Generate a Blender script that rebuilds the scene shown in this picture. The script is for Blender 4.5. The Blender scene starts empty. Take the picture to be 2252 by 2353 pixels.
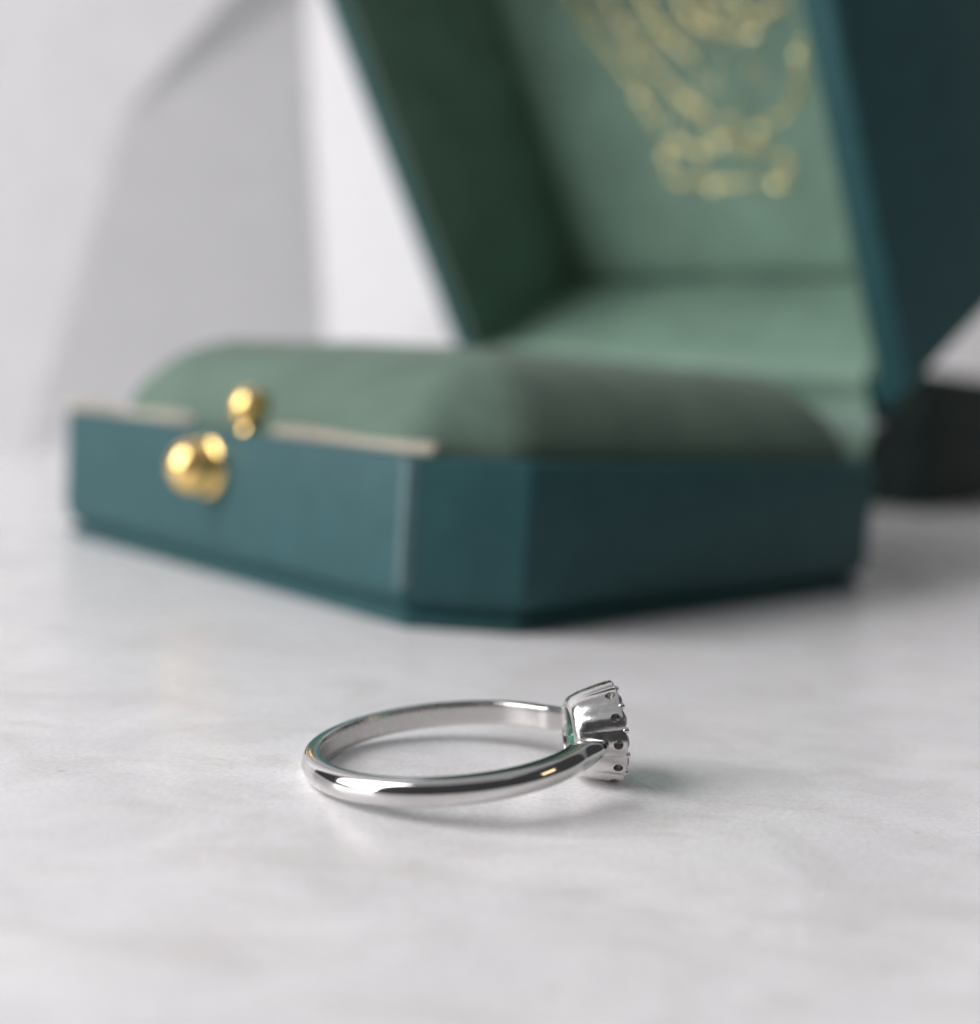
import bpy, bmesh, math, random
from mathutils import Vector, Matrix

random.seed(7)
MM = 0.001                      # everything below is measured in millimetres
scene = bpy.context.scene
col = scene.collection

# ------------------------------------------------------------------ camera
PITCH, ROLL = math.radians(5.85), math.radians(3.73)
cam_d = bpy.data.cameras.new('camera')
cam = bpy.data.objects.new('camera', cam_d)
col.objects.link(cam)
fwd = Vector((0, math.cos(PITCH), -math.sin(PITCH)))
up0 = Vector((0, math.sin(PITCH), math.cos(PITCH)))
rt0 = Vector((1, 0, 0))
rt = rt0 * math.cos(ROLL) + up0 * math.sin(ROLL)
up = -rt0 * math.sin(ROLL) + up0 * math.cos(ROLL)
m = Matrix.Identity(4)
for i in range(3):
    m[i][0], m[i][1], m[i][2] = rt[i], up[i], -fwd[i]
m[2][3] = 27 * MM
cam.matrix_world = m
cam_d.sensor_fit = 'HORIZONTAL'
cam_d.sensor_width = 36
cam_d.lens = 46.98
cam_d.clip_start = 0.002
cam_d.clip_end = 20
cam_d.dof.use_dof = True
cam_d.dof.focus_distance = 85.5 * MM
cam_d.dof.aperture_fstop = 15.0
scene.camera = cam

# ------------------------------------------------------------------ world, lamps, exposure
world = bpy.data.worlds.new('World')
scene.world = world
world.use_nodes = True
bg = world.node_tree.nodes['Background']
bg.inputs['Color'].default_value = (0.92, 0.95, 1.0, 1)
bg.inputs['Strength'].default_value = 0.055

def area_light(name, loc, target, sx, sy, power, colr):
    d = bpy.data.lights.new(name, 'AREA')
    d.shape = 'RECTANGLE'
    d.size, d.size_y = sx, sy
    d.energy = power
    d.color = colr
    o = bpy.data.objects.new(name, d)
    col.objects.link(o)
    o.location = loc
    o.rotation_euler = (Vector(target) - Vector(loc)).to_track_quat('-Z', 'Y').to_euler()
    return o

area_light('window_light', (-0.95, -0.16, 0.585), (0.0, 0.12, 0.02), 0.80, 1.06, 20.6, (1.0, 0.975, 0.99))
area_light('overhead_fill', (0.1, 0.0, 1.5), (0.1, 0.0, 0.0), 2.8, 2.8, 8.0, (0.96, 0.97, 1.0))  # added overhead fill, standing in for a pale unseen ceiling
area_light('warm_room_lamp', (0.68, -0.05, 0.27), (0.0, 0.085, 0.0), 0.16, 0.06, 0.09, (1.0, 0.68, 0.38))

vs = scene.view_settings
vs.view_transform = 'Standard'
vs.look = 'None'
vs.exposure = 0.0
vs.gamma = 1.0
vs.use_curve_mapping = False
scene.cycles.use_denoising = True
scene.cycles.sample_clamp_indirect = 4.0
scene.cycles.max_bounces = 14
scene.cycles.glossy_bounces = 10
scene.cycles.transmission_bounces = 12
scene.cycles.diffuse_bounces = 6
scene.cycles.blur_glossy = 0.3

# ------------------------------------------------------------------ materials
def new_mat(name):
    mt = bpy.data.materials.new(name)
    mt.use_nodes = True
    nt = mt.node_tree
    return mt, nt, nt.nodes['Principled BSDF'], nt.nodes, nt.links

def setp(b, **k):
    for n, v in k.items():
        b.inputs[n.replace('_', ' ')].default_value = v

def noise(nt, scale, detail=4, rough=0.55, vec=None, distortion=0):
    n = nt.nodes.new('ShaderNodeTexNoise')
    n.inputs['Scale'].default_value = scale
    n.inputs['Detail'].default_value = detail
    n.inputs['Roughness'].default_value = rough
    n.inputs['Distortion'].default_value = distortion
    if vec is not None:
        nt.links.new(vec, n.inputs['Vector'])
    return n

def ramp(nt, fac, stops):
    r = nt.nodes.new('ShaderNodeValToRGB')
    e = r.color_ramp.elements
    while len(e) < len(stops):
        e.new(0.5)
    for el, (p, c) in zip(e, stops):
        el.position = p
        el.color = (*c, 1) if len(c) == 3 else c
    nt.links.new(fac, r.inputs['Fac'])
    return r

def objcoord(nt, scale=(1, 1, 1), rot=(0, 0, 0)):
    t = nt.nodes.new('ShaderNodeTexCoord')
    mp = nt.nodes.new('ShaderNodeMapping')
    mp.inputs['Scale'].default_value = scale
    mp.inputs['Rotation'].default_value = rot
    nt.links.new(t.outputs['Object'], mp.inputs['Vector'])
    return mp.outputs['Vector']

def bump(nt, bsdf, h, strength, dist):
    b = nt.nodes.new('ShaderNodeBump')
    b.inputs['Strength'].default_value = strength
    b.inputs['Distance'].default_value = dist
    nt.links.new(h, b.inputs['Height'])
    nt.links.new(b.outputs['Normal'], bsdf.inputs['Normal'])
    return b

def mix_rgb(nt, a, b, fac, mode='MIX'):
    n = nt.nodes.new('ShaderNodeMix')
    n.data_type = 'RGBA'
    n.blend_type = mode
    for sock, v in ((n.inputs[6], a), (n.inputs[7], b), (n.inputs[0], fac)):
        if hasattr(v, 'is_linked'):
            nt.links.new(v, sock)
        else:
            sock.default_value = v if not isinstance(v, tuple) else (*v, 1)
    return n.outputs[2]

def mat_marble():
    mt, nt, b, N, L = new_mat('marble')
    v = objcoord(nt, (1, 1, 1), (0, 0, 0.5))
    big = noise(nt, 95, 7, 0.6, v, 0.7)
    base = ramp(nt, big.outputs['Fac'], [(0.32, (0.685, 0.676, 0.678)), (0.48, (0.77, 0.762, 0.768)), (0.66, (0.855, 0.845, 0.853))])
    vs_ = objcoord(nt, (0.55, 1.5, 1), (0, 0, -0.35))
    st = noise(nt, 150, 7, 0.66, vs_, 1.2)
    stain = ramp(nt, st.outputs['Fac'], [(0.50, (0, 0, 0)), (0.72, (1, 1, 1))])
    k = N.new('ShaderNodeMath'); k.operation = 'MULTIPLY'; k.inputs[1].default_value = 0.7
    L.new(stain.outputs['Color'], k.inputs[0])
    c1 = mix_rgb(nt, base.outputs['Color'], (0.645, 0.610, 0.580), k.outputs[0])
    fine = noise(nt, 2600, 3, 0.7, v)
    fr = ramp(nt, fine.outputs['Fac'], [(0.3, (0.86, 0.86, 0.86)), (0.7, (1.09, 1.09, 1.09))])
    c2 = mix_rgb(nt, c1, fr.outputs['Color'], 1.0, 'MULTIPLY')
    vo = N.new('ShaderNodeTexVoronoi')
    vo.inputs['Scale'].default_value = 150
    L.new(v, vo.inputs['Vector'])
    sp = ramp(nt, vo.outputs['Distance'], [(0.018, (0.55, 0.53, 0.52)), (0.05, (1, 1, 1))])
    c3 = mix_rgb(nt, c2, sp.outputs['Color'], 0.6, 'MULTIPLY')
    L.new(c3, b.inputs['Base Color'])
    setp(b, Roughness=0.34, IOR=1.45)
    b.inputs['Specular IOR Level'].default_value = 0.42
    rr = ramp(nt, big.outputs['Fac'], [(0.3, (0.36,) * 3), (0.7, (0.20,) * 3)])
    L.new(rr.outputs['Color'], b.inputs['Roughness'])
    bump(nt, b, fine.outputs['Fac'], 0.08, 0.00004)
    return mt

def mat_leather(name, c, rough=0.45, spec=0.42):
    mt, nt, b, N, L = new_mat(name)
    v = objcoord(nt)
    a = noise(nt, 260, 4, 0.6, v)
    cr = ramp(nt, a.outputs['Fac'], [(0.3, tuple(x * 0.88 for x in c)), (0.7, tuple(x * 1.1 for x in c))])
    L.new(cr.outputs['Color'], b.inputs['Base Color'])
    vo = N.new('ShaderNodeTexVoronoi')
    vo.feature = 'F1'
    vo.inputs['Scale'].default_value = 1100
    L.new(v, vo.inputs['Vector'])
    bump(nt, b, vo.outputs['Distance'], 0.35, 0.00012)
    setp(b, Roughness=rough)
    b.inputs['Specular IOR Level'].default_value = spec
    return mt

def mat_fabric(name, c, sheen=0.35, rough=0.7):
    mt, nt, b, N, L = new_mat(name)
    v = objcoord(nt)
    a = noise(nt, 95, 6, 0.62, v, 0.5)
    cr = ramp(nt, a.outputs['Fac'], [(0.3, tuple(x * 0.82 for x in c)), (0.7, tuple(x * 1.15 for x in c))])
    L.new(cr.outputs['Color'], b.inputs['Base Color'])
    f = noise(nt, 3500, 2, 0.6, v)
    bump(nt, b, f.outputs['Fac'], 0.25, 0.0001)
    setp(b, Roughness=rough)
    b.inputs['Sheen Weight'].default_value = sheen
    b.inputs['Sheen Roughness'].default_value = 0.5
    b.inputs['Specular IOR Level'].default_value = 0.25
    return mt

def mat_metal(name, c, rough, fine=0.0, scale=900):
    mt, nt, b, N, L = new_mat(name)
    setp(b, Metallic=1.0, Roughness=rough)
    b.inputs['Base Color'].default_value = (*c, 1)
    v = objcoord(nt)
    a = noise(nt, scale, 3, 0.6, v)
    rr = ramp(nt, a.outputs['Fac'], [(0.3, (rough * 0.7,) * 3), (0.7, (rough * 1.35,) * 3)])
    L.new(rr.outputs['Color'], b.inputs['Roughness'])
    if fine:
        # waviness of the casting plus fine polishing lines that run round the band
        lines = noise(nt, 1.0, 3, 0.7, objcoord(nt, (500, 500, 14000)))
        ad = N.new('ShaderNodeMath'); ad.operation = 'MULTIPLY_ADD'
        ad.inputs[1].default_value = 0.22
        L.new(lines.outputs['Fac'], ad.inputs[0])
        L.new(a.outputs['Fac'], ad.inputs[2])
        bump(nt, b, ad.outputs[0], fine, 0.00006)
    return mt

def mat_plain(name, c, rough=0.8, bumps=0.0, scale=300):
    mt, nt, b, N, L = new_mat(name)
    v = objcoord(nt)
    a = noise(nt, scale, 4, 0.6, v)
    cr = ramp(nt, a.outputs['Fac'], [(0.3, tuple(x * 0.95 for x in c)), (0.7, tuple(min(1, x * 1.04) for x in c))])
    L.new(cr.outputs['Color'], b.inputs['Base Color'])
    setp(b, Roughness=rough)
    if bumps:
        bump(nt, b, a.outputs['Fac'], bumps, 0.0004)
    return mt

def mat_gem(name, c, ior):
    mt, nt, b, N, L = new_mat(name)
    b.inputs['Base Color'].default_value = (*c, 1)
    setp(b, Roughness=0.0, IOR=ior)
    b.inputs['Transmission Weight'].default_value = 1.0
    v = objcoord(nt)
    a = noise(nt, 1500, 3, 0.6, v)
    rr = ramp(nt, a.outputs['Fac'], [(0.5, (0.0,) * 3), (0.8, (0.12,) * 3)])
    L.new(rr.outputs['Color'], b.inputs['Roughness'])
    return mt

M = dict(
    marble=mat_marble(),
    leather=mat_leather('teal_leather', (0.025, 0.083, 0.090), 0.52, 0.24),
    leather_highlight=mat_leather('highlight_teal_leather', (0.10, 0.155, 0.165), 0.4),  # paler teal for the highlight painted on the corners
    leather_dark=mat_leather('dark_green_leather', (0.016, 0.028, 0.025), 0.6, 0.12),
    satin=mat_fabric('sage_satin', (0.155, 0.250, 0.195), 0.05, 0.6),
    satin_lit=mat_fabric('sage_satin_lit', (0.195, 0.305, 0.240), 0.05, 0.6),  # lining satin lightened, brightness the lid panel lacks put into its colour
    velvet=mat_fabric('sage_velvet', (0.105, 0.163, 0.125), 0.1, 0.85),
    cream=mat_fabric('cream_cord', (0.55, 0.50, 0.41), 0.1, 0.2),
    gold=mat_metal('gold', (0.93, 0.64, 0.24), 0.13),
    foil=mat_metal('gold_foil', (0.92, 0.79, 0.42), 0.24),
    silver=mat_metal('polished_white_gold', (0.68, 0.665, 0.655), 0.085, 0.03),
    silver_satin=mat_metal('satin_white_gold', (0.62, 0.60, 0.585), 0.24, 0.10, 700),
    silver_cast=mat_metal('cast_white_gold', (0.68, 0.665, 0.65), 0.19, 0.25, 1600),
    dark_metal=mat_metal('dark_metal', (0.05, 0.055, 0.06), 0.4),
    wall=mat_plain('white_wall', (0.74, 0.735, 0.74), 0.9, 0.1, 60),
    paper=mat_plain('white_paper', (0.62, 0.617, 0.625), 0.75, 0.1, 200),
    emerald=mat_gem('emerald', (0.10, 0.80, 0.52), 1.58),
    diamond=mat_gem('diamond', (0.98, 0.98, 0.98), 2.3),
)

# ------------------------------------------------------------------ mesh helpers (millimetres in, metres out)
def link_mesh(name, verts, faces, mat, parent=None, smooth=None, mats=None, midx=None):
    me = bpy.data.meshes.new(name)
    me.from_pydata([tuple(c * MM for c in v) for v in verts], [], faces)
    me.update()
    bm = bmesh.new(); bm.from_mesh(me)
    bmesh.ops.remove_doubles(bm, verts=bm.verts, dist=1e-7)
    bmesh.ops.recalc_face_normals(bm, faces=bm.faces)
    bm.to_mesh(me); bm.free()
    for mt in (mats or [mat]):
        me.materials.append(mt)
    if midx:
        for p_, i_ in zip(me.polygons, midx):
            p_.material_index = i_
    if smooth is not None:
        me.shade_smooth()
        if smooth < 180:
            me.set_sharp_from_angle(angle=math.radians(smooth))
    o = bpy.data.objects.new(name, me)
    col.objects.link(o)
    if parent is not None:
        o.parent = parent
    return o

def empty(name, loc_mm, label, cat, group=None):
    o = bpy.data.objects.new(name, None)
    o.empty_display_size = 0.005
    col.objects.link(o)
    o.location = [c * MM for c in loc_mm]
    o['label'] = label
    o['category'] = cat
    if group:
        o['group'] = group
    return o

def loft(loops, close_start=False, close_end=False, cyclic=False):
    """loops: lists of equal numbers of points, each loop closed"""
    n = len(loops[0])
    verts = [p for lp in loops for p in lp]
    faces = []
    R = range(len(loops) if cyclic else len(loops) - 1)
    for i in R:
        a, b = i * n, ((i + 1) % len(loops)) * n
        for j in range(n):
            k = (j + 1) % n
            faces.append((a + j, a + k, b + k, b + j))
    if close_start:
        faces.append(tuple(range(n - 1, -1, -1)))
    if close_end:
        o = (len(loops) - 1) * n
        faces.append(tuple(range(o, o + n)))
    return verts, faces

def merge(*parts):
    V, F = [], []
    for v, f in parts:
        o = len(V)
        V += list(v)
        F += [tuple(i + o for i in g) for g in f]
    return V, F

def octagon(u0, u1, v0, v1, c, inset=0.0, rad=0.9, seg=4):
    """rounded-corner clipped rectangle, counter-clockwise, inset evenly"""
    i = inset
    c2 = max(c - 0.586 * i, 0.2)
    a0, a1, b0, b1 = u0 + i, u1 - i, v0 + i, v1 - i
    P = [(a0 + c2, b0), (a1 - c2, b0), (a1, b0 + c2), (a1, b1 - c2), (a1 - c2, b1), (a0 + c2, b1), (a0, b1 - c2), (a0, b0 + c2)]
    out = []
    n = len(P)
    for k in range(n):
        p = Vector(P[k]); q0 = (Vector(P[k - 1]) - p).normalized(); q1 = (Vector(P[(k + 1) % n]) - p).normalized()
        half = q0.angle(q1) / 2
        d = rad / math.tan(half)
        d = min(d, 0.35 * (Vector(P[k - 1]) - p).length, 0.35 * (Vector(P[(k + 1) % n]) - p).length)
        r_ = d * math.tan(half)
        cen = p + (q0 + q1).normalized() * (r_ / math.sin(half))
        s, e = p + q0 * d - cen, p + q1 * d - cen
        a_s = math.atan2(s.y, s.x); da = math.atan2(e.y, e.x) - a_s
        da = (da + math.pi) % (2 * math.pi) - math.pi
        for t in range(seg + 1):
            a = a_s + da * t / seg
            out.append((cen.x + r_ * math.cos(a), cen.y + r_ * math.sin(a)))
    return out

def lathe(profile, axis_o, axis_d, n=32, closed=True):
    """profile: (radius, distance along axis)"""
    ax = Vector(axis_d).normalized()
    s = ax.orthogonal().normalized(); t = ax.cross(s)
    loops = []
    for r_, h_ in profile:
        c = Vector(axis_o) + ax * h_
        loops.append([tuple(c + (s * math.cos(2 * math.pi * k / n) + t * math.sin(2 * math.pi * k / n)) * max(r_, 1e-3)) for k in range(n)])
    return loft(loops, closed, closed)

def tube(points, rad, n=8, closed=False):
    loops = []
    m_ = len(points)
    for i, p in enumerate(points):
        a = Vector(points[(i - 1) % m_] if (closed or i > 0) else points[i])
        b = Vector(points[(i + 1) % m_] if (closed or i < m_ - 1) else points[i])
        d = (b - a).normalized()
        s = d.cross(Vector((0, 0, 1)))
        s = s.normalized() if s.length > 1e-4 else d.orthogonal().normalized()
        t = s.cross(d)
        r_ = rad(i) if callable(rad) else rad
        loops.append([tuple(Vector(p) + (s * math.cos(2 * math.pi * k / n) + t * math.sin(2 * math.pi * k / n)) * r_) for k in range(n)])
    return loft(loops, not closed, not closed, closed)

# ------------------------------------------------------------------ the setting: marble table and the white wall far behind
def slab(name, lo, hi, mat):
    x0, y0, z0 = lo; x1, y1, z1 = hi
    v = [(x0, y0, z0), (x1, y0, z0), (x1, y1, z0), (x0, y1, z0), (x0, y0, z1), (x1, y0, z1), (x1, y1, z1), (x0, y1, z1)]
    f = [(0, 3, 2, 1), (4, 5, 6, 7), (0, 1, 5, 4), (1, 2, 6, 5), (2, 3, 7, 6), (3, 0, 4, 7)]
    o = link_mesh(name, v, f, mat)
    o['kind'] = 'structure'
    return o

slab('table', (-700, -300, -30), (800, 640, 0), M['marble'])
slab('wall', (-900, 660, -400), (1000, 700, 900), M['wall'])

# ------------------------------------------------------------------ creased white paper behind the box
def folded_paper():
    # a stiff sheet standing on edge, its folds catching the light differently
    def ya(x, z):
        return 325 - 0.02 * (x + 110) + 0.12 * z
    P = {
        'a0': (-200, ya(-200, 0), 0), 'a1': (-200, ya(-200, 160), 160),
        'b0': (-119, ya(-119, 0), 0), 'b1': (-100, ya(-100, 88), 88), 'b2': (-70, ya(-70, 128), 128), 'b4': (-64, ya(-64, 160), 160),
        'c0': (-40, 326, 0), 'c1': (-31, 341, 40), 'c2': (-57, 345, 124), 'c3': (-58, 348, 160),
        'd0': (30, 301, 0), 'd1': (28, 304, 128), 'd2': (28, 306, 160),
    }
    F = [('a0', 'b0', 'b1', 'b2', 'b4', 'a1'),
         ('b0', 'c0', 'c1', 'b1'), ('b1', 'c1', 'c2', 'b2'), ('b2', 'c2', 'c3', 'b4'),
         ('c0', 'd0', 'd1', 'c2', 'c1'), ('c2', 'd1', 'd2', 'c3')]
    keys = list(P)
    tris = []
    for f in F:
        for i in range(1, len(f) - 1):
            tris.append((f[0], f[i], f[i + 1]))
    front = [P[k] for k in keys]
    o = link_mesh('creased_paper', front, [tuple(keys.index(k) for k in t) for t in tris], M['paper'])
    md = o.modifiers.new('thickness', 'SOLIDIFY')
    md.thickness = 0.0006
    md.offset = 0
    o['label'] = 'white creased stiff paper standing upright behind the open teal box'
    o['category'] = 'paper'
folded_paper()

# ------------------------------------------------------------------ the open jewellery box
PSI = -0.790
U0, U1, V0, V1, CH = -86.6, 9.3, 0.0, 90.8, 9.3     # clipped-corner footprint: u along the clasp side, v towards the hinge
HB = 18.7
box = empty('jewellery_box', (-9.02, 134.8, 0), 'open teal leatherette box with clipped corners, sage lining and gold clasp', 'jewellery box')
box.rotation_euler = (0, 0, PSI)

def octl(inset, z, rad=0.9):
    return [(a, b, z) for a, b in octagon(U0, U1, V0, V1, CH, inset, rad)]

# base tray: plinth lip, groove, wall, rim, inside
prof = [(2.6, 0.0), (1.2, 0.0), (0.75, 0.25), (0.7, 1.1), (0.95, 1.35), (1.75, 1.6), (1.75, 2.0), (0.95, 2.5), (0.42, 3.1), (0.12, 4.0), (0.0, 5.0),
        (0.0, 11.0), (0.0, HB - 0.6), (0.15, HB - 0.2), (0.5, HB), (1.9, HB), (2.2, HB - 0.2), (2.3, HB - 0.6), (2.3, 4.0)]
v, f = loft([octl(i, z) for i, z in prof], True, True)
link_mesh('base_tray', v, f, M['leather'], box, 35)

# lighter leather strips, a painted edge highlight along the two clasp-side corners
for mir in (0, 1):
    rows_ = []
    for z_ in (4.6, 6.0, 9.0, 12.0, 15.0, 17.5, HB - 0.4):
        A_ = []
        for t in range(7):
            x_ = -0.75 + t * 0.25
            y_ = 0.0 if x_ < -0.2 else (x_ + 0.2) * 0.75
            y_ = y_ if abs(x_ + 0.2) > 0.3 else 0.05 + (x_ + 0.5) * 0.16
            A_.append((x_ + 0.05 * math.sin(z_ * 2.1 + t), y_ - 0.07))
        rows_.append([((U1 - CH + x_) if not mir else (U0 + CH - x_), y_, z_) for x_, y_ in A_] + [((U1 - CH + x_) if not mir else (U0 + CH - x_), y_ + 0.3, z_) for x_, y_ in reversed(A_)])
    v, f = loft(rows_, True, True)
    link_mesh('edge_highlight', v, f, M['leather_highlight'], box, 60)

# ribbed cream cord along the clasp side, just inside the rim
def cord_r(i):
    j = int(i * 0.2 / 1.3)
    return 0.25 + (0.72 + 0.22 * math.sin(j * 12.9)) * abs(math.sin(math.pi * i * 0.2 / 1.3)) ** 0.6
for ua, ub in ((U0 + CH - 5, -47.0), (-28.5, U1 - CH + 0.8)):
    n = round((ub - ua) / 0.2)
    path = [(ua + (ub - ua) * t / n, 3.1, HB + 0.3) for t in range(n + 1)]
    v, f = tube(path, cord_r, 10)
    link_mesh('rim_cord', v, f, M['cream'], box, 180)

# padded velvet cushion, a soft clipped pyramid
def cushion():
    loops = []
    N_ = 16
    cu, cv = (U0 + U1) / 2, (V0 + V1) / 2
    K = [(0.0, 15.0), (0.0, 19.5), (0.4, 21.2), (1.3, 22.9), (2.8, 24.7), (4.8, 26.5), (7.2, 28.0), (10.2, 29.2), (14.0, 30.2), (20.0, 31.0), (27.0, 31.4), (36.0, 31.6)]
    for i, z in K:
        lp = octagon(U0 + 8.5, U1, V0, V1, CH + 1.5, 3.0 + i, 7.0 + i * 0.25, 7)
        loops.append([(a, b, z + 0.35 * math.sin(a * 0.21 + b * 0.13) * (z > 20)) for a, b in lp])
    v, f = loft(loops, True, True)
    o = link_mesh('cushion', v, f, M['velvet'], box, 180)
    return o
cushion()

# gold push button on the clasp side and the catch post behind the rim
bu, bz = -38.4, 13.8
btn = [(0, -0.6), (3.9, -0.6), (3.9, 0.35), (3.7, 0.6), (3.3, 0.7), (3.1, 0.9), (3.1, 1.7)]
for k in range(9):
    a = k / 8 * math.pi / 2
    btn.append((3.5 * math.cos(a), 1.9 + 3.5 * math.sin(a)))
v, f = lathe(btn, (bu, 0, bz), (0, -1, 0), 40)
link_mesh('clasp_button', v, f, M['gold'], box, 50)
post = [(0, -4), (1.5, -4), (1.5, -0.2), (1.15, 0.2), (1.15, 0.7)]
for k in range(13):
    a = -math.pi * 0.36 + k / 12 * math.pi * 0.86
    post.append((2.5 * math.cos(a), 2.7 + 2.5 * math.sin(a)))
v, f = lathe(post, (-34.0, 3.0, HB + 0.3), (0, 0, 1), 32)
link_mesh('catch_post', v, f, M['gold'], box, 50)

# ---- lid, swung up on its hinge
TH = 1.016
HV, HZ = 91.5, 26.4
CL = 4.2                        # the lid's corners by the hinge are clipped less
lid_d = 36.5                    # inside depth
lid_o = 48.0                    # outside depth
# lid space: x = u, y = up the lid from the hinge, z = depth away from the rim (left-handed frame is baked into the points)
def L2B(p):
    x, y, z = p
    return (x, HV - y * math.cos(TH) + z * math.sin(TH), HZ + y * math.sin(TH) + z * math.cos(TH))
def lo(inset, d, rad=0.9, c=CL):
    return [L2B((a, b, d)) for a, b in octagon(U0 - 1.8, U1, 0.0, V1, c, inset, rad)]
lp = [(4.6, 0.9), (4.3, 0.2), (3.8, 0.0), (0.7, 0.0), (0.15, 0.2), (0.0, 0.7), (0.0, 12), (0.0, 24), (0.0, lid_o - 2.2), (0.35, lid_o - 0.9), (1.1, lid_o - 0.2), (2.4, lid_o)]
v, f = loft([lo(i, d) for i, d in [(4.6, lid_d - 1.6)] + lp], True, True)
lid = link_mesh('lid', v, f, M['leather'], box, 35)
# sage lining of the lid walls
v, f = loft([lo(i, d, 1.0) for i, d in [(4.62, lid_d - 1.9), (4.62, 0.8), (4.8, 0.35), (5.2, 0.2), (5.6, 0.4), (5.8, 0.9), (5.8, 10), (5.8, 20), (5.8, lid_d - 1.9)]])
link_mesh('lid_lining', v, f, M['satin'], lid, 40)
# padded top panel inside the lid
v, f = loft([lo(i, d, 1.2) for i, d in [(5.9, lid_d - 1.8), (5.95, 34.8), (6.3, 33.9), (7.0, 33.2), (9.0, 32.7), (13, 32.4), (22, 32.2), (36, 32.1)]], True, True)
link_mesh('lid_panel', v, f, M['satin_lit'], lid, 180)

# gold foil crest on the panel: zig-zag crown over a double band
def strip_pts(p, q, w, d=31.95):
    p, q = Vector(p), Vector(q)
    t = (q - p).normalized(); n = Vector((-t.y, t.x)) * w / 2
    lo_ = [p - n, q - n, q + n, p + n]
    v = [L2B((a.x, a.y, d)) for a in lo_] + [L2B((a.x, a.y, d + 0.25)) for a in lo_]
    f = [(0, 1, 2, 3), (7, 6, 5, 4), (0, 4, 5, 1), (1, 5, 6, 2), (2, 6, 7, 3), (3, 7, 4, 0)]
    return v, f
def disc_pts(c, r_, d=31.95, n=14):
    top = [L2B((c[0] + r_ * math.cos(6.2832 * k / n), c[1] + r_ * math.sin(6.2832 * k / n), d)) for k in range(n)]
    bot = [L2B((c[0] + r_ * math.cos(6.2832 * k / n), c[1] + r_ * math.sin(6.2832 * k / n), d + 0.25)) for k in range(n)]
    return loft([top, bot], True, True)
def dome_pts(c, r_, d=31.98, n=10):
    lps = []
    for a in (0, 25, 50, 72, 86):
        k, h_ = math.cos(math.radians(a)), math.sin(math.radians(a))
        lps.append([L2B((c[0] + r_ * k * math.cos(6.2832 * j / n), c[1] + r_ * k * math.sin(6.2832 * j / n), d - 0.7 * r_ * h_)) for j in range(n)])
    return loft(lps, True, True)
def glint_pts(c, r_, n=7):
    nn = Vector((0.11 + random.uniform(-0.22, 0.22), 0.655 + random.uniform(-0.22, 0.22), -0.75)).normalized()
    a = nn.orthogonal().normalized(); b = nn.cross(a)
    o_ = Vector((c[0], c[1], 31.6))
    top = [o_ + (a * math.cos(6.2832 * k / n) + b * math.sin(6.2832 * k / n)) * r_ for k in range(n)]
    return loft([[L2B(p) for p in top], [L2B((p.x, p.y, 32.2)) for p in top]], True, True)
cx = -38.6
crest = []
strokes = [
    [(-24.0, 66.0), (-21.8, 60.1), (-19.9, 55.2), (-16.4, 49.4), (-13.2, 44.7), (-12.8, 40.3), (-11.4, 36.7)],
    [(-15.5, 63.0), (-13.7, 57.0), (-9.9, 49.1), (-4.9, 42.8), (0.6, 37.2)],
    [(-7.5, 65.0), (-6.9, 59.6), (-5.4, 54.0), (0.0, 47.8)],
    [(5.4, 66.0), (5.2, 57.6), (4.9, 53.8)],
    [(-1.0, 64.0), (0.0, 58.5), (2.0, 54.2), (8.8, 51.9)],
    [(24.0, 66.0), (24.2, 58.0), (23.4, 52.0), (21.9, 48.0), (19.8, 44.3), (19.0, 40.9), (15.7, 37.3), (10.5, 35.1)],
    [(-8.9, 34.0), (-3.6, 32.1), (3.8, 34.3), (6.3, 31.2), (11.7, 31.7)],
    [(-10.8, 33.7), (-11.4, 26.7), (-5.2, 26.6), (1.4, 25.8), (6.9, 25.8), (12.8, 25.0), (13.6, 30.6)],
    [(10.2, 56.8), (13.4, 53.7), (19.6, 54.5)],
]
for st in strokes:
    for p_, q_ in zip(st, st[1:]):
        p_, q_ = Vector((p_[0] + cx, p_[1])), Vector((q_[0] + cx, q_[1]))
        crest.append(strip_pts(p_, q_, 0.8))
        n = max(1, int((q_ - p_).length / 2.0))
        for t in range(n):
            c_ = p_.lerp(q_, (t + random.uniform(0.1, 0.9)) / n)
            crest.append(dome_pts((c_.x + random.uniform(-0.8, 0.8), c_.y + random.uniform(-0.6, 0.6)), random.uniform(0.5, 0.9)))
        # raised relief whose little facets lean up towards the window and glint
        for t in range(max(1, int((q_ - p_).length / 1.5))):
            c_ = p_.lerp(q_, random.random())
            crest.append(glint_pts((c_.x + random.uniform(-1.3, 1.3), c_.y + random.uniform(-0.9, 0.9)), random.uniform(0.22, 0.5)))
for t in range(70):             # finer filigree filling the crest
    y_ = random.uniform(27.0, 62.0)
    hw_ = 11.0 + 12.0 * max(0.0, (y_ - 36.0) / 26.0)
    p_ = Vector((cx + 0.8 + random.uniform(-hw_, hw_), y_))
    ang_ = random.uniform(0.6, 2.5)
    q_ = p_ + Vector((math.cos(ang_), math.sin(ang_))) * random.uniform(1.5, 3.5)
    crest.append(strip_pts(p_, q_, 0.35, 31.96))
    crest.append(glint_pts((q_.x, q_.y), random.uniform(0.2, 0.42)))
v, f = merge(*crest)
link_mesh('gold_crest', v, f, M['foil'], lid, 60)

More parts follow.
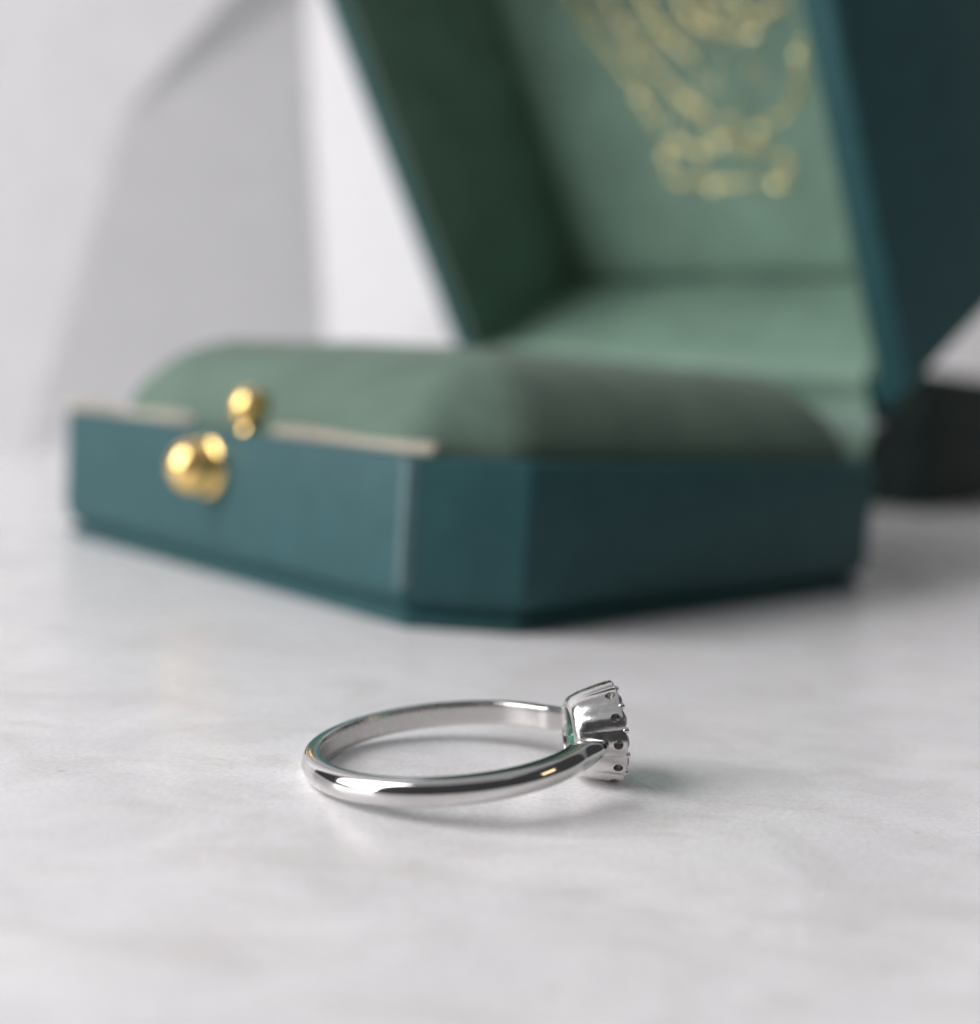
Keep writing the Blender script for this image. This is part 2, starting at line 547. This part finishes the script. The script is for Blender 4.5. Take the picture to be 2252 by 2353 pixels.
# hinge: satin flap inside, leather strip outside, dark barrel between
def plate(pts, th_dir):
    a = [Vector(p) for p in pts]; t = Vector(th_dir)
    v = [tuple(p) for p in a] + [tuple(p + t) for p in a]
    n = len(a)
    return v, [tuple(range(n)), tuple(range(2 * n - 1, n - 1, -1))] + [(i, (i + 1) % n, n + (i + 1) % n, n + i) for i in range(n)]
def flap_row(dv):
    pl = [(84.0, 15.0), (86.3, 19.0), (88.0, 22.5), (89.4, 25.2)]
    pl += [L2B((0, y, z))[1:] for y, z in ((1.6, -0.9), (3.6, -0.8), (5.4, -0.7), (6.6, 0.3), (7.0, 2.6))]
    return [(a + dv * 0.75, b - dv * 0.45) for a, b in pl]
rows = []
w_ = [(U0 + CH + 1.5, U1 - CH + 4.5)] * 3 + [(U0 + CL + 3, U1 - CL - 1.6)] + [(U0 + CL + 2.6, U1 - CL - 2.6)] * 5
front, back = flap_row(0), flap_row(0.5)
lps = []
for i, (ua, ub) in enumerate(w_):
    lps.append([(ua, *front[i]), (ub, *front[i]), (ub, *back[i]), (ua, *back[i])])
v, f = loft(lps, True, True)
link_mesh('hinge_flap', v, f, M['satin'], box, 60)
v, f = tube([(U0 + CH + 4, 91.0, 23.4), (U1 - 4.0, 91.0, 23.4)], 2.3, 16)
v2, f2 = plate([(U0 + CH, 90.3, 14.0), (U1 - CH + 3, 90.3, 14.0), (U1 - CH + 3, 92.0, 23.4), (U0 + CH, 92.0, 23.4)], (0, 0.6, 0))
v3, f3 = plate([(U0 + CH, 91.5, 23.4), (U1 - CH + 3, 91.5, 23.4), (U1 - CH + 3, 94.6, HZ + 2.6), (U0 + CH, 94.6, HZ + 2.6)], (0, 0.6, 0))
v, f = merge((v, f), (v2, f2), (v3, f3))
link_mesh('hinge', v, f, M['dark_metal'], box, 40)

# ------------------------------------------------------------------ second, closed dark green box at the right edge
box2 = empty('small_box', (112, 333, 0), 'closed dark green box at the right edge behind the teal box', 'box')
box2.rotation_euler = (0, 0, math.radians(-38))
def oct2(i, z):
    return [(a, b, z) for a, b in octagon(-88, 0, 0, 84, 1.6, i, 0.5)]
v, f = loft([oct2(i, z) for i, z in [(2.5, 0), (1.0, 0), (0.5, 0.3), (0.5, 1.6), (0, 3.4), (0, 19.2), (0.4, 19.6), (2.5, 19.6)]], True, True)
link_mesh('base', v, f, M['leather_dark'], box2, 35)
v, f = loft([oct2(i, z) for i, z in [(2.5, 19.9), (0.4, 19.9), (0, 20.3), (0, 35.2), (0.4, 36.2), (1.4, 36.8), (4, 37.0)]], True, True)
link_mesh('lid', v, f, M['leather_dark'], box2, 35)

# ------------------------------------------------------------------ the ring
RI, TKN, BW = 8.78, 1.30, 1.64
SPIN = math.radians(9)
ring = empty('ring', (0, 0, 0), 'polished silver ring with green centre stone lying on its side on white marble', 'ring')

def band_section(ang, t_end):
    """D-shaped section at angle ang; t_end 1 on the shank, 0 at the tip on the head"""
    s = max(0.0, min(1.0, t_end))
    k = s * s * (3 - 2 * s)
    w = BW * (0.10 + 0.90 * math.sin(s * math.pi / 2) ** 0.62) * (1 + 0.10 * math.exp(-((s - 0.7) / 0.3) ** 2))
    t = TKN * (0.16 + 0.84 * math.sin(s * math.pi / 2) ** 0.9)
    ro = RI + TKN + 0.70 * (1 - k)
    ri = ro - t
    pts = []
    hw = w / 2
    e = 0.07
    prof_ = [(0.0, -hw + e), (0.0, -hw * 0.5), (0.0, 0), (0.0, hw * 0.5), (0.0, hw - e), (0.03, hw - e * 0.3), (0.08, hw)]
    side = 0.42 * t
    prof_ += [(side * 0.8, hw), (side, hw * 0.985)]
    dome = [(0.97, 0.60), (0.93, 0.70), (0.86, 0.775), (0.76, 0.83), (0.64, 0.875), (0.50, 0.915), (0.36, 0.950), (0.22, 0.980), (0.10, 0.996), (0.0, 1.0)]
    for zz, rr_ in dome + [(-a_, b_) for a_, b_ in reversed(dome[:-1])]:
        prof_.append((max(side, t * rr_), hw * zz))
    prof_ += [(side, -hw * 0.985), (side * 0.8, -hw), (0.08, -hw), (0.03, -hw + e * 0.3)]
    return [((ri + r_) * math.cos(ang), (ri + r_) * math.sin(ang), z) for r_, z in prof_]

PHI0 = math.radians(16.2)
FADE = math.radians(20)
NB = 220
loops = []
for i in range(NB + 1):
    a = PHI0 + (2 * math.pi - 2 * PHI0) * i / NB
    d = min(a - PHI0, 2 * math.pi - PHI0 - a)
    loops.append(band_section(a, d / FADE))
bandV, bandF = loft(loops, True, True)

# head: fluted cup, open at the back, twelve lobes
NL = 12
XB, XF = 8.15, 11.45
def head_r(h):
    pts = [(0.0, 2.20), (0.12, 2.46), (0.35, 2.68), (1.0, 2.95), (2.0, 3.22), (3.0, 3.46), (3.3, 3.5)]
    for (a, ra), (b, rb) in zip(pts, pts[1:]):
        if h <= b:
            return ra + (rb - ra) * (h - a) / (b - a)
    return pts[-1][1]
def lobes(th, amp):
    return amp * (abs(math.cos(NL / 2 * th)) - 0.64)
NT = NL * 14
def head_loop(r0, h, amp):
    out = []
    for k in range(NT):
        th = 2 * math.pi * k / NT
        r_ = r0 + lobes(th, amp)
        out.append((XB + h, r_ * math.cos(th), r_ * math.sin(th)))
    return out
hl = []
for h in (0.0, 0.06, 0.12, 0.22, 0.35, 0.6, 1.0, 1.5, 2.0, 2.5, 2.9, 3.2):
    hl.append(head_loop(head_r(h), h, 0.015 + 0.125 * min(1, h / 2.4)))
hl.append(head_loop(3.42, 3.3, 0.15))
hl.append(head_loop(3.0, 3.3, 0.1))
hl.append(head_loop(2.2, 3.22, 0.0))
hl.append(head_loop(2.05, 2.9, 0.0))
hl.append(head_loop(2.0, 2.0, 0.0))
hl.append(head_loop(1.95, 0.6, 0.0))
hl.append(head_loop(1.93, 0.10, 0.0))
hl.append(head_loop(1.98, 0.0, 0.0))
headV, headF = loft(hl, cyclic=True)

# rest the ring on the table: swing it about its rear so that band and head both touch
def rot_pts(P, tau):
    c, s = math.cos(tau), math.sin(tau)
    cs, ss = math.cos(SPIN), math.sin(SPIN)
    out = []
    for x, y, z in P:
        x, y = cs * x - ss * y, ss * x + cs * y
        out.append((c * x - s * z, y, s * x + c * z))
    return out
lo_t, hi_t = 0.0, 0.4
for _ in range(40):
    tau = (lo_t + hi_t) / 2
    zb = min(p[2] for p in rot_pts(bandV, tau)); zh = min(p[2] for p in rot_pts(headV, tau))
    if zh < zb:
        lo_t = tau
    else:
        hi_t = tau
zoff = -min(p[2] for p in rot_pts(bandV, tau)) + 0.01
c, s = math.cos(tau), math.sin(tau)
ring.matrix_world = Matrix.Translation((-1.62 * MM, 84.7 * MM, zoff * MM)) @ Matrix(((c, 0, -s, 0), (0, 1, 0, 0), (s, 0, c, 0), (0, 0, 0, 1))) @ Matrix.Rotation(SPIN, 4, 'Z')
print('ring tilt', math.degrees(tau), 'centre height', zoff)

ns = len(loops[0])
midx = []
for i in range(NB):
    for j in range(ns):
        midx.append(1 if j < 4 else 0)
midx += [0, 0]
link_mesh('band', bandV, bandF, M['silver'], ring, 32, mats=[M['silver'], M['silver_satin']], midx=midx)

# cut the side windows of the head, one through each lobe near the face
head = link_mesh('stone_setting', headV, headF, M['silver_cast'], ring, 38)
cv_, cf_ = [], []
parts = []
for k in range(NL):
    th = 2 * math.pi * k / NL
    d = Vector((-0.12, math.cos(th), math.sin(th)))
    o_ = Vector((XB + 2.80, math.cos(th) * 2.55, math.sin(th) * 2.55))
    parts.append(lathe([(0.31, 0), (0.34, 1.6)], o_, d, 18))
cv_, cf_ = merge(*parts)
cutter = link_mesh('cutter', cv_, cf_, M['silver_cast'], ring)
bo = head.modifiers.new('windows', 'BOOLEAN')
bo.operation = 'DIFFERENCE'
bo.solver = 'EXACT'
bo.object = cutter
bpy.context.view_layer.update()
dg = bpy.context.evaluated_depsgraph_get()
nm = bpy.data.meshes.new_from_object(head.evaluated_get(dg))
head.modifiers.clear()
head.data = nm
nm.shade_smooth()
nm.set_sharp_from_angle(angle=math.radians(38))
bpy.data.objects.remove(cutter, do_unlink=True)

def brilliant(R, depth, crown, n=8):
    """simple faceted stone, crown towards +x"""
    loops = []
    def lp(r_, x, off, nn=2 * n):
        return [(x, r_ * math.cos(math.pi * (k + off) / n), r_ * math.sin(math.pi * (k + off) / n)) for k in range(nn)]
    loops = [lp(R * 0.04, -depth, 0), lp(R * 0.55, -depth * 0.48, 0.5), lp(R, -0.03 * R, 0), lp(R, 0.03 * R, 0), lp(R * 0.8, crown * 0.6, 0.5), lp(R * 0.56, crown, 0)]
    return loft(loops, True, True)
v, f = brilliant(1.92, 2.35, 0.75)
emer = link_mesh('green_stone', [(x + XB + 2.55, y, z) for x, y, z in v], f, M['emerald'], ring)
v, f = brilliant(0.62, 0.5, 0.26, 6)
proto = None
for k in range(NL):
    th = 2 * math.pi * k / NL
    if proto is None:
        proto = link_mesh('clear_stone', v, f, M['diamond'], ring)
        o = proto
    else:
        o = proto.copy(); col.objects.link(o); o.parent = ring
    o.location = ((XB + 3.28) * MM, 2.72 * math.cos(th) * MM, 2.72 * math.sin(th) * MM)
# bead prongs between the small stones, outer row and inner row
def bead(r_):
    return lathe([(r_ * math.cos(a), r_ * 1.1 * math.sin(a)) for a in [(-90 + 180 * k / 8) * math.pi / 180 for k in range(9)]], (0, 0, 0), (1, 0, 0), 12)
v, f = bead(0.23)
bproto = None
for k in range(NL):
    th = 2 * math.pi * (k + 0.5) / NL
    for rr_, dx in ((3.24, 3.30), (2.25, 3.42)):
        if bproto is None:
            bproto = link_mesh('prong', v, f, M['silver'], ring, 180)
            o = bproto
        else:
            o = bproto.copy(); col.objects.link(o); o.parent = ring
        o.location = ((XB + dx) * MM, rr_ * math.cos(th) * MM, rr_ * math.sin(th) * MM)
